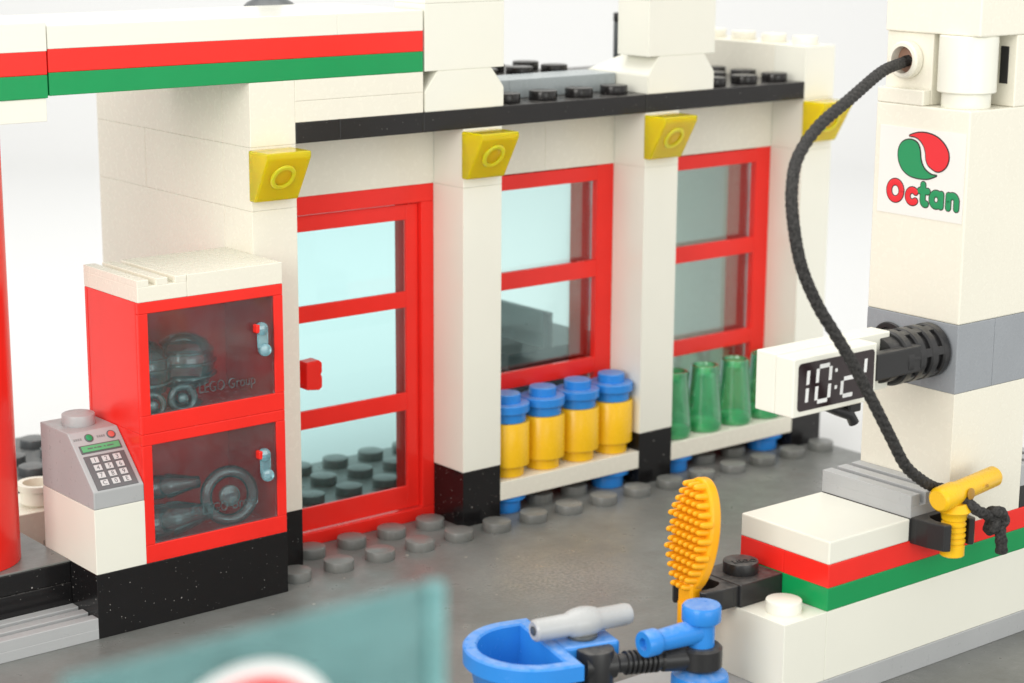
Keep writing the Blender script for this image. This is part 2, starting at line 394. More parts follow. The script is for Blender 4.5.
b = MB(); b.box(1, 4, -1, 0, 8.8, 9.2); b.box(1, 4, -1, 0, 9.2, 9.6); b.build('parapet', M['white'], shop)

# door
b = MB(); b.box(1, 5, 0.0, 0.95, 0, 0.27, 0.015); b.box(1, 5, 0.0, 0.95, 6.83, 7.2, 0.015); b.box(1, 1.17, 0.0, 0.95, 0.27, 6.83, 0.015); b.box(4.68, 5, 0.0, 0.95, 0.27, 6.83, 0.015)
door = b.build('door', M['red'], shop)
b = MB()
z = [(0.30, 0.78), (2.44, 2.82), (4.64, 4.98), (6.48, 6.80)]
for a, c in z: b.box(1.5, 4.36, 0.10, 0.18, a, c, 0.012, 0.0)
b.box(4.36, 4.66, 0.10, 0.18, 0.30, 6.80, 0.012, 0.0); b.box(1.2, 1.5, 0.10, 0.18, 0.30, 6.80, 0.012, 0.0)
b.build('door_leaf', M['red'], shop, door)
b = MB(); b.box(1.45, 4.40, 0.185, 0.235, 0.7, 6.55, 0, 0); b.build('door_glass', M['shopglass'], shop, door)
b = MB()
b.prism([(0, 0.04), (0.30, 0.0), (0.37, 0.06), (0.37, 0.27), (0.34, 0.32), (0.37, 0.37), (0.37, 0.56), (0.30, 0.62), (0, 0.60)], 0.30, frame_m((1.68, 0.10, 3.30), (1, 0, 0), (0, 0, 1)), 0.02)
b.box(1.45, 1.75, 0.03, 0.17, 3.42, 3.70, 0.02)
b.build('handle', M['red'], shop, door)
# windows
for x0 in (6, 11):
    b = MB()
    b.box(x0, x0 + 0.48, 0.0, 0.14, 0, 7.2, 0.012); b.box(x0 + 3.52, x0 + 4, 0.0, 0.14, 0, 7.2, 0.012)
    for a, c in ((0.02, 0.4), (2.5, 2.86), (4.70, 5.08), (6.86, 7.18)): b.box(x0 + 0.48, x0 + 3.52, 0.0, 0.14, a, c, 0.012, 0.0)
    b.box(x0, x0 + 0.45, 0.14, 0.95, 0, 7.2, 0.012); b.box(x0 + 3.55, x0 + 4, 0.14, 0.95, 0, 7.2, 0.012)
    b.box(x0 + 0.45, x0 + 3.55, 0.14, 0.95, 0, 0.3, 0.012, 0.0); b.box(x0 + 0.45, x0 + 3.55, 0.14, 0.95, 6.9, 7.2, 0.012, 0.0)
    wn = b.build('window', M['red'], shop)
    b = MB(); b.box(x0 + 0.45, x0 + 3.55, 0.20, 0.26, 0.3, 6.9, 0, 0); b.build('window_pane', M['winglass'], shop, wn)

# things inside the shop, seen through the middle window
t = thing('counter', 'dark grey shop counter inside the shop behind the middle window', 'counter', (9.2, 2.6, 0))
b = MB(); b.box(8.2, 10.8, 1.9, 3.4, 0, 2.5); b.build('cabinet_front', M['grey'], t)
b = MB(); b.box(8.0, 11.0, 1.2, 3.6, 2.5, 2.9); b.build('counter_top', M['darkgrey'], t)
t = thing('clear_screen', 'smoky clear upright panel standing on the counter behind the middle window', 'screen', (9.1, 1.6, 2.9))
b = MB(); b.box(9.0, 9.16, 1.2, 4.2, 2.9, 3.75, 0.01); b.build('screen_panel', pane('smoke_grey_plastic', (0.40, 0.46, 0.46, 1), 0.8, 0.05, haze=(0.2, 0.25, 0.25, 1), hazefac=0.4), t)
b = MB(); b.box(9.0, 9.16, 1.05, 1.2, 2.9, 3.75, 0.01); b.build('screen_edge', M['darkgrey'], t)

# ------------------------------------------------------------------ canopy band above the wash bay
cn = thing('canopy', 'white roof canopy with red over green stripes crossing above the wash bay', 'canopy', (0, 0, 9.2))
b = MB(); b.box(-4, 1.98, -1, 2, 10.4, 10.8); b.box(1.98, 4, -1, 2, 10.4, 10.8); b.box(-12, -4.02, -1.02, 2, 10.37, 10.86)
b.build('white_beam', M['white2'], cn)
b = MB(); b.box(-12, -4.06, -1, 2, 9.17, 9.57); b.build('soffit_block', M['white2'], cn)
b = MB(); b.box(-4, 4, -1, 2, 10.0, 10.4, 0.015); b.build('red_stripe', M['red'], cn)
b = MB(); b.box(-12, -4.03, -1.02, 2, 9.97, 10.37, 0.015); b.build('red_stripe', M['red'], cn)
b = MB(); b.box(-4, 4, -1, 2, 9.6, 10.0, 0.015); b.build('green_stripe', M['green'], cn)
b = MB(); b.box(-12, -4.03, -1.02, 2, 9.57, 9.97, 0.015); b.build('green_stripe', M['green'], cn)

# roof posts
def roof_post(x, label):
    t = thing('roof_post', label, 'post', (x + 1, 0, 8.8), 'white posts standing on the roof edge')
    m = MB()
    # frustum base: straight foot then sloped shoulders on the sides and back
    tb = bmesh.new(); lv = []
    for z, i, yb in ((8.8, 0, 1.0), (9.2, 0, 1.0), (9.6, 0.32, 0.12)):
        lv.append([tb.verts.new((px, py, z)) for px, py in ((x + i, -1), (x + 2 - i, -1), (x + 2 - i, yb), (x + i, yb))])
    for p, q in zip(lv[:-1], lv[1:]):
        for k in range(4): tb.faces.new((p[k], p[(k + 1) % 4], q[(k + 1) % 4], q[k]))
    tb.faces.new(lv[0][::-1]); tb.faces.new(lv[-1])
    bmesh.ops.bevel(tb, geom=tb.edges[:], offset=0.015, segments=2, affect='EDGES')
    m._add(tb); m.build('post_base', M['white2'], t)
    m = MB(); m.box(x, x + 2, -1, 0, 9.6, 10.8 + (0.12 if x < 6 else 0)); m.box(x, x + 2, -1, 0, 10.8 + (0.12 if x < 6 else 0), 13.2); m.build('shaft', M['white2'], t)
    return t
roof_post(4.04, 'white roof post beside the end of the striped canopy')
roof_post(10.04, 'white roof post above the column between the two windows')
t = thing('roof_beacon', 'dark grey rounded beacon peeking above the striped canopy', 'beacon', (3, 3, 8.8))
b = MB(); b.cyl(0.2, 8.8, 10.7, Matrix.Translation((3, 3, 0))); b.build('stem', M['darkgrey'], t)
b = MB(); b.lathe([(0, 10.63), (0.42, 10.64), (0.52, 10.68), (0.54, 10.73), (0.46, 10.80), (0.34, 10.86), (0.27, 10.95), (0.22, 11.1), (0.2, 11.4), (0, 11.43)], Matrix.Translation((3.02, 3, 0))); b.build('dome', M['darkgrey'], t)
t = thing('roof_aerial', 'thin grey aerial with dark tip standing behind the second roof post', 'aerial', (13.12, 3.4, 8.8))
b = MB(); b.cyl(0.10, 8.8, 10.0, Matrix.Translation((13.12, 3.4, 0))); b.build('mast', M['darkgrey'], t)
b = MB(); b.cyl(0.11, 10.0, 10.22, Matrix.Translation((13.12, 3.4, 0))); b.build('tip', M['black_clean'], t)

# ------------------------------------------------------------------ shelves with barrels and bottles
def shelf(x0, label):
    t = thing('display_shelf', label, 'shelf', (x0 + 2, -0.5, 0.2), 'low white shelves on blue feet')
    b = MB(); b.box(x0, x0 + 4, -1, 0, 0.4, 0.8); b.build('board', M['white'], t)
    for x in (x0 + 0.5, x0 + 3.5):
        b = MB(); b.lathe([(0, 0.2), (0.34, 0.2), (0.36, 0.22), (0.36, 0.28), (0.46, 0.29), (0.48, 0.30), (0.48, 0.38), (0.46, 0.4), (0, 0.4)], Matrix.Translation((x, -0.5, 0)))
        b.cyl(0.36, 0.0, 0.22, Matrix.Translation((x, -0.5, 0)), 0.01)
        b.build('foot', M['blue'], t)
    return t
shelf(6, 'low white shelf on blue feet holding the yellow barrels')
shelf(11, 'low white shelf on blue feet holding the green bottles')
def barrel():
    t = thing('barrel', '', 'barrel', (6.55, -0.52, 0.8), 'yellow barrels with blue lids on the shelf')
    mt = Matrix.Translation((6.55, -0.52, 0))
    b = MB(); b.lathe([(0, 0.8), (0.36, 0.8), (0.375, 0.815), (0.375, 1.03), (0.47, 1.04), (0.49, 1.06), (0.49, 1.98), (0.475, 2.0), (0, 2.0)], mt, 48); b.build('body', M['yellow'], t)
    b = MB(); b.lathe([(0, 2.0), (0.40, 2.0), (0.41, 2.01), (0.41, 2.2), (0.47, 2.205), (0.49, 2.225), (0.49, 2.38), (0.47, 2.4), (0.30, 2.402), (0.30, 2.58), (0.28, 2.6), (0, 2.6)], mt, 48); b.build('lid', M['blue'], t)
    return t
b0 = barrel()
BL = ['yellow barrel with blue lid next to the door side column', 'yellow barrel with blue lid, second from the door side column',
      'yellow barrel with blue lid, second from the column with the green bottles', 'yellow barrel with blue lid next to the column before the green bottles']
b0['label'] = BL[0]
for i in (1, 2, 3): dup(b0, (6.55 + i, -0.52, 0.8), BL[i])
def bottle():
    b = MB()
    b.lathe([(0, 0.805), (0.41, 0.805), (0.43, 0.83), (0.445, 0.95), (0.435, 1.15), (0.35, 2.0), (0.33, 2.3), (0.325, 2.33), (0.31, 2.345), (0.28, 2.345), (0.27, 2.32), (0.26, 2.18), (0, 2.15)], Matrix.Translation((11.5, -0.5, 0)), 40)
    t = thing('bottle', '', 'bottle', (11.5, -0.5, 0.8), 'green bottles on the shelf'); b.build('glass', M['bottlegreen'], t)
    b = MB(); b.lathe([(0, 0.815), (0.39, 0.815), (0.41, 0.84), (0.425, 0.95), (0.42, 1.02), (0.3, 1.06), (0, 1.07)], Matrix.Translation((11.5, -0.5, 0)), 40); b.build('thick_base', M['bottlebase'], t); return t
g0 = bottle()
GL = ['clear green tapered bottle next to the middle column', 'clear green tapered bottle, second from the middle column',
      'clear green tapered bottle, third from the middle column', 'clear green tapered bottle partly hidden behind the clock sign']
g0['label'] = GL[0]
for i in (1, 2, 3): dup(g0, (11.5 + i, -0.5, 0.8), GL[i])

# ------------------------------------------------------------------ cabinets, plinth and card terminal
b = MB(); b.box(-4, 0, -2, 0, 0, 1.2); o = b.build('plinth', M['black']); tag(o, 'glossy black dusty plinth under the red cabinets and card terminal', 'plinth')
def cabinet(z0, label):
    t = thing('cabinet', label, 'cabinet', (-1.5, -1, z0), 'red glass fronted cabinets'); z1 = z0 + 2.4
    b = MB()
    g = 0.0
    b.box(-3, 0, -0.12, 0, z0, z1, 0.02); b.box(-3, -2.88, -1.90, -0.12, z0, z1, 0.012); b.box(-0.12, 0, -1.90, -0.12, z0, z1, 0.012)
    b.box(-2.88, -0.12, -1.9, -0.12, z0, z0 + 0.14, 0.01, 0); b.box(-2.88, -0.12, -1.9, -0.12, z1 - 0.14, z1, 0.01, 0.002)
    b.box(-3, 0, -2, -1.9, z0, z0 + 0.34, 0.015); b.box(-3, 0, -2, -1.9, z1 - 0.21, z1, 0.015)
    b.box(-3, -2.81, -2, -1.9, z0 + 0.34, z1 - 0.21, 0.012, 0.0); b.box(-0.2, 0, -2, -1.9, z0 + 0.34, z1 - 0.21, 0.012, 0.0)
    b.build('body', M['red'], t)
    b = MB(); b.box(-2.81, -0.2, -1.985, -1.93, z0 + 0.34, z1 - 0.21, 0.008, 0.002); gd = b.build('glass_door', M['cabglass'], t)
    b = MB(); b.cyl(0.125, 0, 0.16, along((-0.50, -1.985, z0 + 1.62), (-0.25, -1, 0.1)), 0.04, 24); b.cyl(0.125, 0, 0.16, along((-0.44, -1.985, z0 + 1.22), (-0.2, -1, 0.05)), 0.04, 24)
    b.box(-0.59, -0.36, -2.08, -1.985, z0 + 1.24, z0 + 1.6, 0.04); b.build('door_handle', M['knobglass'], t, gd)
    b = MB(); b.box(-0.66, -0.58, -2.13, -1.99, z0 + 1.56, z0 + 1.72, 0.02)
    b.build('handle_reflection', M['red'], t, gd)  # small red block imitating a red reflection on the clear handle
    b = MB(); b.text('\u00a9 LEGO Group', 0.3, frame_m((-2.05, -1.988, z0 + (0.52 if z0 > 2 else 0.62)), (1, 0, 0.0), (0, 0, 1)), 0.02, 0.0, 1.42, 0.27); b.build('moulded_writing', M['mark'], t, gd)
    return t
cabinet(1.2, 'lower red cabinet with smoky glass door standing on the black plinth')
cabinet(3.6, 'upper red cabinet with smoky glass door under the white tiles')
# glassware kept in the cabinets
def goblet(x, y, z, r, label):
    b = MB(); b.lathe([(0, z), (r * .55, z), (r * .6, z + .05), (r * .3, z + .16), (r * .3, z + .26), (r * .8, z + .42), (r, z + .75), (r * .97, z + 1.0), (r * .75, z + 1.22), (r * .4, z + 1.34), (0, z + 1.38)], Matrix.Translation((x, y, 0)), 36)
    for k, zz in enumerate((.6, .85, 1.05)): b.lathe([(r * (1.0, 1.01, .92)[k] + .03 * math.cos(a), z + zz + .03 * math.sin(a)) for a in [i * math.pi / 4 for i in range(8)]], Matrix.Translation((x, y, 0)), 36, True)
    o = b.build('glass_globe', M['ware']); tag(o, label, 'glassware', 'clear glassware in the cabinets')
goblet(-2.45, -1.15, 3.75, 0.48, 'domed clear glass globe at the terminal side of the upper cabinet')
goblet(-1.55, -1.0, 3.75, 0.58, 'large domed clear glass globe in the middle of the upper cabinet')
def disc_ring(x, y, z, r, rr, label):
    b = MB(); b.lathe([(r + rr * math.cos(a), rr * math.sin(a)) for a in [i * math.pi / 6 for i in range(12)]], along((x, y, z), (-0.2, -1, 0.1)), 36, True)
    b.cyl(r * 0.45, -0.06, 0.06, along((x, y, z), (-0.2, -1, 0.1)), 0.02, 24)
    o = b.build('glass_ring', M['ware']); tag(o, label, 'glassware', 'clear glassware in the cabinets')
disc_ring(-2.62, -1.72, 4.03, 0.2, 0.06, 'small clear ring at the terminal side of the upper cabinet floor')
disc_ring(-1.98, -1.68, 4.06, 0.22, 0.07, 'small clear ring before the large globe in the upper cabinet')
disc_ring(-0.95, -1.5, 1.98, 0.46, 0.12, 'large clear ring leaning at the handle side of the lower cabinet')
def lying(x, y, z, d, label, L=1.5, r=0.34):
    b = MB(); b.lathe([(0, 0), (r * .9, 0), (r, .05), (r, .5), (r * .9, .56), (r, .62), (r * .98, L * .55), (r * .55, L * .9), (r * .5, L), (0, L)], along((x, y, z), d), 32)
    o = b.build('glass_bottle', M['ware']); tag(o, label, 'glassware', 'clear glassware in the cabinets')
lying(-2.75, -1.35, 1.70, (1, 0.02, 0.0), 'clear glass bottle lying on the floor of the lower cabinet', 1.45, 0.33)
lying(-2.6, -0.9, 2.25, (1, -0.15, -0.02), 'clear glass bottle lying on top of another in the lower cabinet', 1.25, 0.24)
# tiles on top
b = MB()
b.box(-3, -2, -2, 0, 6.0, 6.28, 0.015)
for x0 in (-3.0, -2.62, -2.24): b.box(x0, x0 + 0.235, -1.998, -0.002, 6.27, 6.4, 0.012, 0.001)
o = b.build('grooved_tile', M['white']); tag(o, 'white grooved tile on top of the upper red cabinet', 'tile')
b = MB(); b.box(-2, 0, -2, 0, 6.0, 6.4); o = b.build('flat_tile', M['white']); tag(o, 'smooth white tile on the upper red cabinet beside the grooved one', 'tile')
# card terminal
t = thing('card_terminal', 'grey keypad terminal with green display on a white pedestal by the cabinets', 'terminal', (-3.5, -1, 1.2))
b = MB(); b.box(-4, -3, -2, 0, 1.2, 2.4); b.build('pedestal', M['white2'], t)
b = MB(); b.prism([(0, 2.4), (-2, 2.4), (-2, 2.72), (-1.08, 3.6), (0, 3.6)], 0.992, frame_m((-3.996, 0, 0), (0, 1, 0), (0, 0, 1)), 0.02)
b.bm.verts.ensure_lookup_table()
hs = b.build('housing', M['grey'], t)
b = MB(); b.stud(-3.5, -0.55, 3.6); b.build('stud', M['grey'], t)
SN = Vector((0, -0.88, 0.92)).normalized()
SU = Vector((0, 0.92, 0.88)).normalized()
def slope(u, v, lift): # u across 0..1, v up the slope 0..1.27
    return Vector((-4 + u, -2, 2.72)) + SU * v + SN * lift
def sm(u, v, lift): return frame_m(slope(u, v, lift), (1, 0, 0), SU)
def quad(u0, u1, v0, v1, lift, th=0.012):
    m = MB(); m.prism([(0, 0), (u1 - u0, 0), (u1 - u0, v1 - v0), (0, v1 - v0)], th, sm(u0, v0, lift)); return m
kp = quad(0.10, 0.90, 0.03, 0.74, 0.002).build('keypad', M['ink_grey'], t)
for r in range(4):
    for c in range(3):
        u, v = 0.21 + c * 0.22, 0.10 + (3 - r) * 0.16
        k = quad(u, u + 0.14, v, v + 0.115, 0.014, 0.012).build('key', M['ink_pale'], t, kp)
        m = MB(); m.text('123456789C0E'[r * 3 + c], 0.12, sm(u + 0.07, v + 0.018, 0.027), 0.004); 
        o = m.build('key_digit', M['ink_grey'], t, kp)
lcd = quad(0.10, 0.90, 0.80, 0.97, 0.002).build('display_frame', M['ink_grey'], t)
quad(0.13, 0.87, 0.825, 0.945, 0.015).build('display', M['ink_lcd'], t, lcd)
for u, wd in ((0.24, .10), (0.37, .04), (0.43, .08), (0.56, .03), (0.62, .13)):
    m = MB(); m.prism([(0, 0), (wd, 0), (wd, 0.02), (0, 0.02)], 0.004, sm(u, 0.875, 0.028)); m.build('display_text', M['ink_grey'], t, lcd)
for u, mat in ((0.36, 'ink_green'), (0.80, 'ink_red')):
    m = MB(); m.cyl(0.085, 0.002, 0.014, sm(u, 1.11, 0), 0.003, 24); bt = m.build('button_rim', M['ink_grey'], t)
    m = MB(); m.cyl(0.062, 0.014, 0.028, sm(u, 1.11, 0), 0.003, 24); m.build('button', M[mat] if mat == 'ink_green' else flat('pale_red_ink', (0.6, 0.12, 0.1, 1)), t, bt)
for u in (0.06, 0.52):
    m = MB()
    for q in range(4): m.prism([(0, 0), (0.03, 0), (0.03, 0.045), (0, 0.045)], 0.004, sm(u + q * 0.042, 1.09, 0.002))
    m.build('button_caption', M['ink_mid'], t)

# ------------------------------------------------------------------ wash bay floor edge, pillar
b = MB(); b.box(-16, -4, -1, 1.5, 0, 0.8, 0.015); b.box(-16, -4, -0.985, 1.5, 0.8, 1.18, 0.015); o = b.build('kerb_wall', M['black']); tag(o, 'low glossy black wall in front of the wash bay', 'low wall')
b = MB(); b.box(-16, -4.0, -0.985, 1.5, 1.185, 1.22, 0.008, 0); o = b.build('wall_cap', M['ground']); tag(o, 'worn grey cap tile on the low black wall', 'tile')
b = MB(); b.box(-16, -4, -2, -1, 0, 0.2, 0.012)
for y0 in (-2, -1.62, -1.24): b.box(-16, -4, y0 + 0.003, y0 + 0.235, 0.19, 0.4, 0.012, 0.001)
o = b.build('grooved_strip', M['grey']); tag(o, 'light grey grooved strip along the foot of the low black wall', 'grille')
t = thing('wash_pillar', 'round glossy red pillar at the edge of the wash bay', 'pillar', (-5.52, 0.15, 1.22))
b = MB()
b.cyl(1.0, 1.22, 10.0, Matrix.Translation((-5.52, 0.15, 0)), 0.02, 64)
b.build('shaft', M['red'], t)
b = MB(); b.box(-4.6, -1.4, 3.2, 4.6, 0, 0.8); o = b.build('floor_block', M['white']); tag(o, 'cream block on the wash bay floor behind the terminal', 'block')
b = MB(); b.box(-6, 0, 5.1, 8.6, -0.4, 0.8)
for x in range(-6, 0):
    for y in range(3): b.stud(x + 0.5, 5.7 + y, 0.8)
o = b.build('studded_floor', M['darkgrey']); tag(o, 'dark grey studded floor plate at the back of the wash bay', 'floor plate')
b = MB(); b.lathe([(0.2, 0.8), (0.30, 0.8), (0.36, 0.86), (0.36, 1.12), (0.42, 1.14), (0.42, 1.26), (0.30, 1.26), (0.28, 1.0), (0.2, 0.98)], Matrix.Translation((-2.35, 3.7, 0)), 32, True); o = b.build('open_cup', M['white']); tag(o, 'small cream open cup on the block behind the terminal', 'cup')

# ------------------------------------------------------------------ pump island
isl = thing('pump_island', 'white pump island with red and green bands and a square white tile', 'pump island', (7, -11, 0))
b = MB(); b.box(1.0, 16, -12.02, -9.9, 0.0, 0.4, 0.012); b.build('island_slab', M['grey'], isl)
b = MB(); b.box(4, 14, -12, -10, 0.4, 1.6); b.build('base_block', M['white2'], isl)
b = MB(); b.box(3, 4, -12, -10, 0.4, 1.6); b.stud(3.5, -11.5, 1.6); b.build('end_brick', M['white2'], isl)
b = MB(); b.box(4, 14, -12, -10, 1.6, 2.0, 0.015); b.build('green_band', M['green'], isl)
b = MB(); b.box(4, 14, -12, -11, 2.0, 2.4, 0.015); b.box(4, 14, -11, -10, 2.0, 2.4, 0.015); b.build('red_band', M['red'], isl)
b = MB(); b.box(4, 6, -12, -10, 2.4, 2.8, 0.025); b.build('square_tile', M['white2'], isl)
for x0 in (6, 9):
    b = MB(); b.box(x0, x0 + 1, -12, -10, 2.4, 2.8, 0.015); pl = b.build('black_plate', M['black_clean'], isl)
    b = MB(); b.box(x0, x0 + 1, -12, -10, 2.8, 3.0, 0.012)
    for k in (0, 0.38, 0.76): b.box(x0 + k, x0 + k + 0.235, -11.998, -10.002, 2.99, 3.2, 0.012, 0.001)
    b.build('grooved_tile', M['grey'], isl)
def clip(base, out, side, z0, z1, name, root, mat, parent=None):
    """two curved jaws reaching out from base (x, y) along out, spread along side"""
    o = Vector((base[0], base[1], 0)); u = Vector((out[0], out[1], 0)); v = Vector((side[0], side[1], 0)); m = MB()
    for sg in (-1, 1):
        poly = [(0.0, 0.12), (0.0, 0.48), (0.34, 0.46), (0.66, 0.40), (0.72, 0.30), (0.66, 0.24), (0.5, 0.27), (0.36, 0.28), (0.2, 0.22), (0.1, 0.12)]
        pts = [(p[0], sg * p[1]) for p in poly]
        if sg < 0: pts = pts[::-1]
        mt = Matrix(((u.x, v.x, 0, o.x), (u.y, v.y, 0, o.y), (0, 0, 1, z0), (0, 0, 0, 1)))
        m.prism(pts, z1 - z0, mt, 0.02)
    m.box(-0.02, 0.12, -0.48, 0.48, z0, z1, 0.015, 0.002, Matrix(((u.x, v.x, 0, o.x), (u.y, v.y, 0, o.y), (0, 0, 1, 0), (0, 0, 0, 1))))
    return m.build(name, mat, root, parent)
clip((6.5, -12.0), (0, -1), (1, 0), 2.36, 2.82, 'nozzle_clip', isl, M['black_clean'])
b = MB(); b.box(3, 4, -11, -10, 1.6, 2.0, 0.02); b.stud(3.5, -10.5, 2.0); b.text('LEGO', 0.2, Matrix.Translation((3.28, -10.57, 2.2)) @ Matrix.Rotation(-0.4, 4, 'Z'), 0.03, 0, 0.42, 0.13)
bp = b.build('bracket_plate', M['black_clean'], isl)
clip((3.0, -10.47), (-1, 0), (0, 1), 1.62, 1.98, 'brush_clip', isl, M['black_clean'], bp)

# fuel pump
pm = thing('fuel_pump', 'tall white fuel pump tower with a round red and green emblem sticker', 'fuel pump', (8, -11, 2.4))
b = MB(); b.box(7, 9, -12, -10, 2.4, 4.8); b.build('lower_body', M['white'], pm)
b = MB(); b.box(7, 8, -12, -10, 4.8, 6.0, 0.015); b.box(8, 9, -12, -10, 4.8, 6.0, 0.015); band = b.build('grey_band', M['bandgrey'], pm)
b = MB(); b.cyl(0.40, 0, 0.05, along((7.0, -10.55, 5.42), (-1, 0, 0)), 0.02, 40, hole=0.31); b.cyl(0.31, -0.1, 0.012, along((7.0, -10.55, 5.42), (-1, 0, 0)), 0.01, 40); b.build('pin_socket', M['black_clean'], pm, band)
b = MB(); b.box(7, 9, -12, -10, 6.0, 9.6, 0.025); b.build('upper_body', M['white'], pm)
b = MB(); b.box(6.990, 6.999, -11.95, -10.12, 7.72, 9.22, 0, 0); st = b.build('sticker', M['sticker'], pm)
from_px = None
GREEN = [(10.746, 9.02), (10.627, 8.972), (10.555, 8.877), (10.535, 8.751), (10.569, 8.611), (10.658, 8.488), (10.803, 8.408), (10.997, 8.381), (11.186, 8.391), (11.32, 8.437), (11.379, 8.471), (11.266, 8.48), (11.142, 8.542), (11.067, 8.629), (11.026, 8.734), (11.007, 8.855), (10.959, 8.959), (10.869, 9.013)]
RED = [(10.76, 9.084), (10.878, 9.137), (11.015, 9.164), (11.187, 9.159), (11.36, 9.113), (11.502, 9.02), (11.594, 8.903), (11.62, 8.771), (11.578, 8.645), (11.482, 8.561), (11.382, 8.536), (11.277, 8.571), (11.188, 8.629), (11.14, 8.719), (11.123, 8.826), (11.082, 8.931), (10.996, 9.023), (10.889, 9.072)]
def emb(pts, grow, x, name, mat):
    P = smooth_closed([(p[0], p[1], 0) for p in pts], 6)
    if grow:
        n = len(P); area_ = sum(P[i][0] * P[(i + 1) % n][1] - P[(i + 1) % n][0] * P[i][1] for i in range(n)); sg = 1 if area_ > 0 else -1; Q = []
        for i in range(n):
            a, c = Vector(P[i - 1]), Vector(P[(i + 1) % n]); tn = (c - a); nn = Vector((tn.y, -tn.x, 0)).normalized() * sg; Q.append(tuple(Vector(P[i]) + nn * grow))
        P = Q
    m = MB(); m.prism([(p[0], p[1]) for p in P], 0.004, frame_m((x, 0, 0), (0, -1, 0), (0, 0, 1))); return m.build(name, mat, pm, st)
emb(GREEN, 0.015, 6.988, 'emblem_outline', M['ink_dark']); emb(RED, 0.015, 6.988, 'emblem_outline', M['ink_dark'])
emb(GREEN, -0.006, 6.982, 'green_drop', M['ink_green']); emb(RED, -0.006, 6.982, 'red_drop', M['ink_red'])
# lettering: each letter is thick strokes on the sticker; u runs to the right (-y), v up
def strokes(name, lines, rad, x, mat):
    m = MB()
    for L in lines:
        t = MB(); t.tube([(p[0], p[1], 0) for p in L], rad, 14)
        tb = t.bm
        for e in (L[0], L[-1]): t.lathe([(0, -rad)] + [(rad * math.cos(math.radians(q)), rad * math.sin(math.radians(q))) for q in range(-75, 90, 15)] + [(0, rad)], Matrix.Translation((e[0], e[1], 0)), 14)
        for v in tb.verts: v.co.z *= 0.06
        m._add(tb, True, frame_m((x, -10.31, 7.915), (0, -1, 0), (0, 0, 1)))
    return m.build(name, mat, pm, st)
def arc(cx, cy, rx, ry, a0, a1, n=28): return [(cx + rx * math.cos(math.radians(a0 + (a1 - a0) * i / n)), cy + ry * math.sin(math.radians(a0 + (a1 - a0) * i / n))) for i in range(n + 1)]
for ch, lines in (('O', [arc(0.20, 0.205, 0.135, 0.15, 0, 360)]), ('c', [arc(0.575, 0.15, 0.10, 0.105, 48, 312)]),
                  ('t', [[(0.80, 0.37), (0.80, 0.12)] + arc(0.855, 0.115, 0.055, 0.07, 180, 290, 8), [(0.735, 0.265), (0.90, 0.265)]]),
                  ('a', [arc(1.085, 0.15, 0.095, 0.105, 0, 360), [(1.19, 0.25), (1.19, 0.045)]]),
                  ('n', [[(1.345, 0.25), (1.345, 0.045)], [(1.345, 0.13)] + arc(1.43, 0.16, 0.085, 0.095, 180, 0, 14) + [(1.515, 0.045)]])):
    strokes('lettering', lines, 0.068, 6.987, M['ink_dark']); strokes('lettering', lines, 0.052, 6.983, M['ink_red' if ch in 'Oc' else 'ink_green'])
# top: side-stud bricks, round brick and cap
b = MB(); b.box(7.2, 8, -11, -10, 9.6, 10.8, 0.02); b.box(7.0, 7.2, -11, -10, 9.6, 9.86, 0.02)
b.cyl(0.315, 0.0, 0.2, along((7.2, -10.5, 10.34), (-1, 0, 0)), 0.03, 40, hole=0.23)
hb = b.build('hose_brick', M['white'], pm)
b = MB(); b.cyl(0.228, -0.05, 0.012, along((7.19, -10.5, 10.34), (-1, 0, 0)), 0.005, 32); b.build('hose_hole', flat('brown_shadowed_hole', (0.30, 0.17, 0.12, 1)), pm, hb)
b = MB(); b.box(8.14, 9, -12, -11, 9.6, 10.8, 0.02); hb2 = b.build('side_brick', M['white'], pm)
b = MB(); b.box(8.125, 8.14, -11.84, -11.68, 9.98, 10.6, 0.0, 0.0); b.build('slot', M['black_clean'], pm, hb2)
b = MB(); b.box(8, 9, -11, -10, 9.6, 10.8, 0.02); b.build('corner_brick', M['white'], pm)
b = MB(); b.lathe([(0, 9.6), (0.40, 9.6), (0.41, 9.62), (0.41, 9.84), (0.47, 9.85), (0.49, 9.87), (0.49, 10.78), (0.47, 10.8), (0, 10.8)], Matrix.Translation((7.5, -11.5, 0)), 48); b.build('round_brick', M['white2'], pm)
b = MB(); b.box(7.14, 9.14, -12, -10, 10.8, 13, 0.025); b.build('cap', M['white'], pm)

# clock sign held out from the pump
ck = thing('clock_sign', 'white rectangular sign with black screen showing digital time beside the pump', 'sign', (5, -11.5, 5.0))
b = MB(); b.box(3.1, 5.06, -11.9, -11.5, 5.0, 5.96, 0.02); cs = b.build('face_tile', M['white2'], ck)
b = MB(); b.box(3.1, 5.85, -11.5, -11.08, 5.0, 5.98, 0.02); b.build('back_plate', M['white2'], ck)
def rrect(x0, x1, z0, z1, r):
    P = []
    for cx, cz, a0 in ((x1 - r, z1 - r, 0), (x0 + r, z1 - r, 90), (x0 + r, z0 + r, 180), (x1 - r, z0 + r, 270)):
        for k in range(6): a = math.radians(a0 + 18 * k); P.append((cx + r * math.cos(a), cz + r * math.sin(a)))
    return P
FM = lambda y: frame_m((0, y, 0), (1, 0, 0), (0, 0, 1))
b = MB(); b.prism(rrect(3.20, 5.00, 5.09, 5.87, 0.07), 0.004, FM(-11.903)); sc = b.build('screen', flat('screen_black', (0.022, 0.012, 0.014, 1), 0.2), ck)
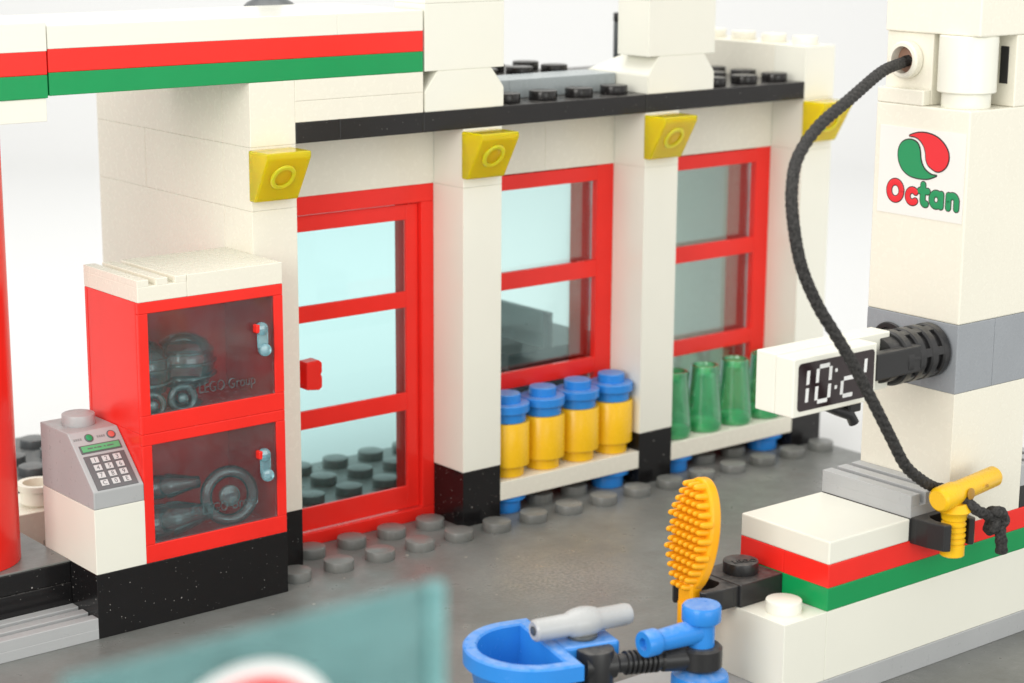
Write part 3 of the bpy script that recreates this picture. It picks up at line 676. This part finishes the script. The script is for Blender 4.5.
def digit(x0, segs):
    m = MB(); wd, h, th, zb, sl = 0.30, 0.57, 0.068, 5.195, 0.06
    def seg(px0, pz0, px1, pz1):
        sk = lambda px, pz: (x0 + px + sl * pz, zb + pz)
        if px0 == px1: P = [(px0 - th / 2, pz0 + .03), (px0 + th / 2, pz0 + .03), (px0 + th / 2, pz1 - .03), (px0 - th / 2, pz1 - .03)]
        else: P = [(px0 + .035, pz0 - th / 2), (px1 - .035, pz0 - th / 2), (px1 - .035, pz0 + th / 2), (px0 + .035, pz0 + th / 2)]
        m.prism([sk(*p) for p in P], 0.003, FM(-11.9075))
    G = {'a': (0, h, wd, h), 'd': (0, 0, wd, 0), 'g': (0, h / 2, wd, h / 2), 'f': (0, h / 2, 0, h), 'b': (wd, h / 2, wd, h), 'e': (0, 0, 0, h / 2), 'c': (wd, 0, wd, h / 2)}
    for k in segs: seg(*G[k])
    m.build('digit', M['ink_white'], ck, sc)
digit(3.10, 'bc'); digit(3.62, 'abcdef'); digit(4.22, 'abged'); digit(4.46, 'bc')
m = MB()
for zz in (5.34, 5.62): m.prism(rrect(4.055, 4.11, zz, zz + 0.06, 0.012), 0.003, FM(-11.9075))
m.build('colon', M['ink_white'], ck, sc)
# black ribbed connector
b = MB(); AX = lambda x, r=0: along((x, -11.45, 5.50), (-1, 0, 0))
b.cyl(0.39, 0.05, 1.40, AX(7.0), 0.02, 40)
for k in range(4): b.cyl(0.47, 0.0, 0.19, AX(6.97 - k * 0.31), 0.03, 48, hole=0.36)
for a in range(6):
    an = math.radians(60 * a + 12); b.box(0.33, 0.455, -0.07, 0.07, 0.05, 1.0, 0.01, 0, AX(6.95) @ Matrix.Rotation(an, 4, 'Z'))
cn2 = b.build('ribbed_connector', M['black_clean'], ck)
b = MB(); b.box(5.08, 6.2, -11.90, -11.70, 5.30, 5.76, 0.03); b.build('prong', M['black_clean'], ck, cn2)
b = MB(); b.box(5.86, 6.2, -11.45, -11.1, 5.1, 5.9, 0.03); b.build('prong', M['black_clean'], ck, cn2)
b = MB(); b.box(4.62, 4.92, -11.75, -11.35, 4.80, 4.99, 0.03); b.tube([(4.3, -11.5, 4.95), (4.5, -11.6, 4.85), (4.7, -11.7, 4.76), (4.78, -11.72, 4.62)], 0.09, 18); b.build('hook', M['black_clean'], ck)

# rope
def braid(pts, r0, pitch=0.36):
    L = [0.0]
    for a, c in zip(pts[:-1], pts[1:]): L.append(L[-1] + (c - a).length)
    def rad(i, a):
        s = L[i] * 2 * math.pi / pitch
        return r0 * (0.78 + 0.17 * abs(math.sin(2 * a + s)) + 0.17 * abs(math.sin(2 * a - s)))
    return rad
ROPE = [(7.25, -10.5, 10.34), (6.998, -10.5, 10.288), (6.024, -10.9, 10.217), (4.614, -11.5, 9.925), (3.316, -12.0, 9.603), (2.622, -12.25, 9.225), (2.353, -12.4, 8.812), (2.293, -12.5, 8.333), (2.506, -12.5, 7.626), (2.898, -12.5, 6.977), (3.337, -12.5, 6.448), (3.788, -12.5, 5.905), (4.203, -12.5, 5.347), (4.495, -12.5, 4.947), (4.819, -12.5, 4.493), (5.238, -12.45, 3.987), (5.765, -12.35, 3.627), (6.332, -12.2, 3.345), (6.62, -12.3, 3.25), (6.62, -12.62, 3.17), (6.75, -12.8, 3.0), (6.966, -12.8, 2.896), (7.2, -12.8, 2.78)]
def resample(P, step):
    out = [P[0]]; acc = 0
    for a, c in zip(P[:-1], P[1:]):
        acc += (c - a).length
        if acc >= step: out.append(c); acc = 0
    out.append(P[-1]); return out
t = thing('hose_cord', 'black braided cord looping from the pump top to the yellow nozzle', 'cord', (6.9, -11.6, 3.0))
P = resample(spline(ROPE, 60), 0.022)
b = MB(); b.tube(P, braid(P, 0.092), 28); b.build('cord', M['rope'], t)
kc = Vector((7.28, -12.8, 2.74))
kp_ = []
for i in range(121):
    a = 2 * math.pi * i / 120
    v = Vector((math.sin(a) + 1.6 * math.sin(2 * a), -math.sin(3 * a) * 0.9, math.cos(a) - 1.6 * math.cos(2 * a))) * 0.078
    v = Euler((0.3, 0.5, 0.2)).to_matrix() @ v
    kp_.append(kc + v)
b = MB(); b.tube(kp_, braid(kp_, 0.10), 20)
b.build('knot', M['rope'], t)
P = resample(spline([kc + Vector((0.02, -0.05, -0.1)), kc + Vector((0.04, -0.10, -0.35)), kc + Vector((0.07, -0.1, -0.58))], 40), 0.02)
b = MB(); b.tube(P, braid(P, 0.10), 20); b.build('frayed_end', M['rope'], t)

# yellow nozzle
nz = thing('fuel_nozzle', 'yellow fuel nozzle held upright in the black clip of the pump island', 'nozzle', (6.5, -12.55, 2.2))
NX, NY = 6.5, -12.52
b = MB(); pr = [(0, 2.19), (0.18, 2.19), (0.205, 2.21), (0.205, 2.38)]
for k in range(5): pr += [(0.18, 2.40 + k * .10), (0.18, 2.42 + k * .10), (0.21, 2.44 + k * .10), (0.21, 2.475 + k * .10)]
pr += [(0.22, 2.92), (0.28, 2.99), (0.20, 3.12), (0, 3.12)]
b.lathe(pr, Matrix.Translation((NX, NY, 0)), 32); b.build('grip', M['yellow'], nz)
b = MB(); AXN = along((NX - 0.46, NY, 3.24), (1, 0.02, 0.09))
b.lathe([(0, 0), (0.17, 0), (0.205, 0.03), (0.215, 0.06), (0.215, 0.40), (0.20, 0.46), (0.185, 0.55), (0.18, 1.52), (0.155, 1.56), (0, 1.56)], AXN, 40); br = b.build('barrel', M['yellow'], nz)
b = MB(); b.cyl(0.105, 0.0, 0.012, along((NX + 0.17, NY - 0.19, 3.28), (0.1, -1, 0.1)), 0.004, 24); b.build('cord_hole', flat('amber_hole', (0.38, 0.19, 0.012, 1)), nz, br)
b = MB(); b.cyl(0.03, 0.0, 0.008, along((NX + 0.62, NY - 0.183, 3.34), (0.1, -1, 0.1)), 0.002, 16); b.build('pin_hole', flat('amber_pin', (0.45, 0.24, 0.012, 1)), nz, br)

# brush
br = thing('scrub_brush', 'amber oval scrubbing brush with many bristles held upright in a black clip', 'brush', (2.55, -10.5, 1.3))
FR = frame_m((2.49, -10.47, 2.84), (-0.12, -1, 0.0), (0.12, -0.0144, 1))       # local x across, y up, z towards -x
pts = []
for i in range(40):
    a = 2 * math.pi * i / 40; yv = 0.97 * math.sin(a); wv = 0.48 * math.cos(a) * (1.0 + 0.06 * math.sin(a)); pts.append((wv, yv))
b = MB(); b.prism(pts, 0.20, FR @ Matrix.Translation((0, 0, -0.10)), 0.045); b.build('paddle', M['orange'], br)
b = MB()
for r in range(13):
    yv = -0.84 + r * 0.14
    hw = 0.44 * math.sqrt(max(0, 1 - (yv / 0.95) ** 2))
    off = 0.07 if r % 2 else 0
    for k in range(-4, 5):
        xv = k * 0.14 + off
        if abs(xv) <= hw:
            b.lathe([(0.066, 0.0), (0.058, 0.08), (0.052, 0.15), (0.044, 0.195), (0.025, 0.218), (0, 0.222)], FR @ Matrix.Translation((xv, yv, 0.09)), 14)
b.build('bristles', M['orange'], br)
b = MB(); b.box(2.20, 2.46, -10.66, -10.34, 1.1, 2.1, 0.04); b.cyl(0.2, 0.9, 1.75, Matrix.Translation((2.33, -10.5, 0)), 0.03, 24); b.build('handle', M['orange'], br)

# ------------------------------------------------------------------ water tap, hose, bucket
TX, TY = 1.66, -11.45
tp = thing('water_tap', 'blue round topped water tap with sideways spout on the island slab', 'tap', (TX, TY, 0.25))
mt = Matrix.Translation((TX, TY, 0))
b = MB(); b.lathe([(0, 0.4), (0.46, 0.4), (0.48, 0.43), (0.46, 0.92), (0.44, 0.96), (0.30, 1.02), (0.22, 1.04), (0.22, 1.82), (0, 1.82)], mt); b.build('stand', M['blue'], tp)
b = MB(); b.lathe([(0, 1.80), (0.22, 1.80), (0.30, 1.84), (0.315, 1.86), (0.315, 2.08), (0.29, 2.115), (0, 2.115)], mt); b.build('cap', M['blue'], tp)
b = MB(); DS = Vector((-1, 0.10, 0)); AXS = along((TX, TY, 1.68), DS)
b.lathe([(0, 0.1), (0.20, 0.1), (0.185, 0.6), (0.17, 0.85), (0.205, 0.89), (0.215, 0.92), (0.215, 1.12), (0.20, 1.15), (0.10, 1.15), (0.09, 1.05), (0, 1.05)], AXS, 36); b.build('spout', M['blue'], tp)
hs = thing('rubber_arm', 'black ribbed arm joining the blue tap to the blue basket', 'hose', (TX, TY, 1.05))
b = MB(); b.cyl(0.35, 1.06, 1.44, mt, 0.04, 40, hole=0.225); b.build('collar', M['black_clean'], hs)
E1 = Vector((TX - 1.95, TY + 0.62, 1.36)); E0 = Vector((TX - 0.25, TY + 0.08, 1.25)); dr = (E1 - E0); Ln = dr.length
pr = [(0, 0), (0.20, 0), (0.19, 0.42), (0.15, 0.46)]
for k in range(7): pr += [(0.15, 0.5 + k * .085), (0.19, 0.515 + k * .085), (0.19, 0.55 + k * .085), (0.15, 0.565 + k * .085)]
pr += [(0.15, 1.2), (0.22, 1.26), (0.22, Ln), (0, Ln)]
b = MB(); b.lathe(pr, along(E0, dr), 32); b.build('ribbed_hose', M['black_clean'], hs)
b = MB(); b.cyl(0.30, 0.7, 1.62, Matrix.Translation((-0.05, -10.85, 0)), 0.03, 32); b.build('peg', M['black_clean'], hs)

bk = thing('water_basket', 'blue half round basket with a lug hanging beside the road', 'basket', (-0.7, -10.3, 0.5))
ang = math.radians(-16); ZR = 1.66
# local: flat side at x=0 facing +x, half round towards -x, 2 wide in y
BM = Matrix.Translation((-0.40, -10.30, 0)) @ Matrix.Rotation(ang, 4, 'Z')
def dshape(inset):
    P = []; R_ = 1.08 - inset
    for i in range(25):
        a = math.radians(90 + 180 * i / 24); P.append((-0.42 + R_ * 0.98 * math.cos(a), R_ * math.sin(a)))
    P.append((0.0 - inset, -R_)); P.append((0.0 - inset, R_))
    return P
def shell(loops):
    """loops: list of (inset, z, drop) rings lofted into one skin"""
    tb = bmesh.new(); rings = []
    for ins, z in loops: rings.append([tb.verts.new((p[0], p[1], z)) for p in dshape(ins)])
    n = len(rings[0])
    for a, c in zip(rings[:-1], rings[1:]):
        for i in range(n): tb.faces.new((a[i], a[(i + 1) % n], c[(i + 1) % n], c[i]))
    tb.faces.new(rings[0][::-1]); tb.faces.new(rings[-1]); return tb
b = MB(); tb = shell([(0.30, 0.5), (0.25, 0.56), (0.12, 1.34), (0.10, 1.36), (0.02, 1.37), (0.0, 1.39), (0.0, ZR - 0.03), (0.03, ZR), (0.20, ZR), (0.23, ZR - 0.03), (0.24, 1.3), (0.40, 0.66)])
b._add(tb, True, BM); b.build('bowl', M['blue'], bk)
b = MB(); b.box(-0.02, 0.95, -0.38, 0.36, ZR - 0.30, ZR - 0.006, 0.05, 0, BM); b.build('lug', M['blue'], bk)
sy = thing('spray_nozzle', 'light grey spray nozzle with ball middle lying on the blue basket', 'nozzle', (0.0, -10.6, ZR))
PV = BM @ Vector((0.46, -0.02, ZR))
b = MB(); b.cyl(0.24, ZR - 0.005, ZR + 0.06, Matrix.Translation((PV.x, PV.y, 0)), 0.02, 32); b.build('pivot', M['darkgrey'], sy)
dv = Vector((0.975, -0.20, 0.0)); c0 = Vector((PV.x, PV.y, ZR + 0.24))
pr = [(0, -1.02), (0.09, -1.02), (0.09, -1.05), (0.17, -1.06), (0.21, -1.02), (0.215, -0.95), (0.215, -0.35), (0.25, -0.28), (0.285, -0.16), (0.30, 0), (0.285, 0.16), (0.25, 0.28), (0.215, 0.35), (0.215, 0.93), (0.19, 1.02), (0.10, 1.06), (0, 1.06)]
b = MB(); b.lathe(pr, along(c0, dv) @ Matrix.Scale(0.83, 4), 40); b.build('barrel', plastic('pale_grey_plastic', (0.42, 0.43, 0.43, 1), 0.25, 0.1), sy)
b = MB(); b.cyl(0.075, 0, 0.01, along(c0 - dv * 0.882 / dv.length, -dv), 0.002, 24); b.build('bore', M['darkgrey'], sy)

# ------------------------------------------------------------------ near glass panel
gp = thing('clear_screen', 'pale aqua clear panel with round red and white emblem nearest the viewer', 'screen', (-13, -22, 0))
b = MB(); b.box(-14.45, -11.69, -22.10, -22.0, 0.0, 8.42, 0.03, 0); b.build('glazing', M['bigglass'], gp)
b = MB(); b.box(-11.69, -11.53, -22.12, -21.99, 0.0, 8.42, 0.03, 0); b.build('edge_rib', M['edgeglass'], gp)
def disc(r, y, name, mat, lo=0, hi=360):
    P = [(r * math.cos(math.radians(lo + (hi - lo) * i / 60)), r * 0.86 * math.sin(math.radians(lo + (hi - lo) * i / 60))) for i in range(60 if hi - lo == 360 else 61)]
    m = MB(); m.prism(P, 0.006, frame_m((-13.19, y, 7.60), (1, 0, 0), (0, 0, 1))); return m.build(name, mat, gp)
disc(0.71, -22.115, 'emblem_border', M['ink_white']); disc(0.60, -22.125, 'emblem_red', M['ink_red'], 0, 180); disc(0.60, -22.1245, 'emblem_green', M['ink_green'], 180, 360)
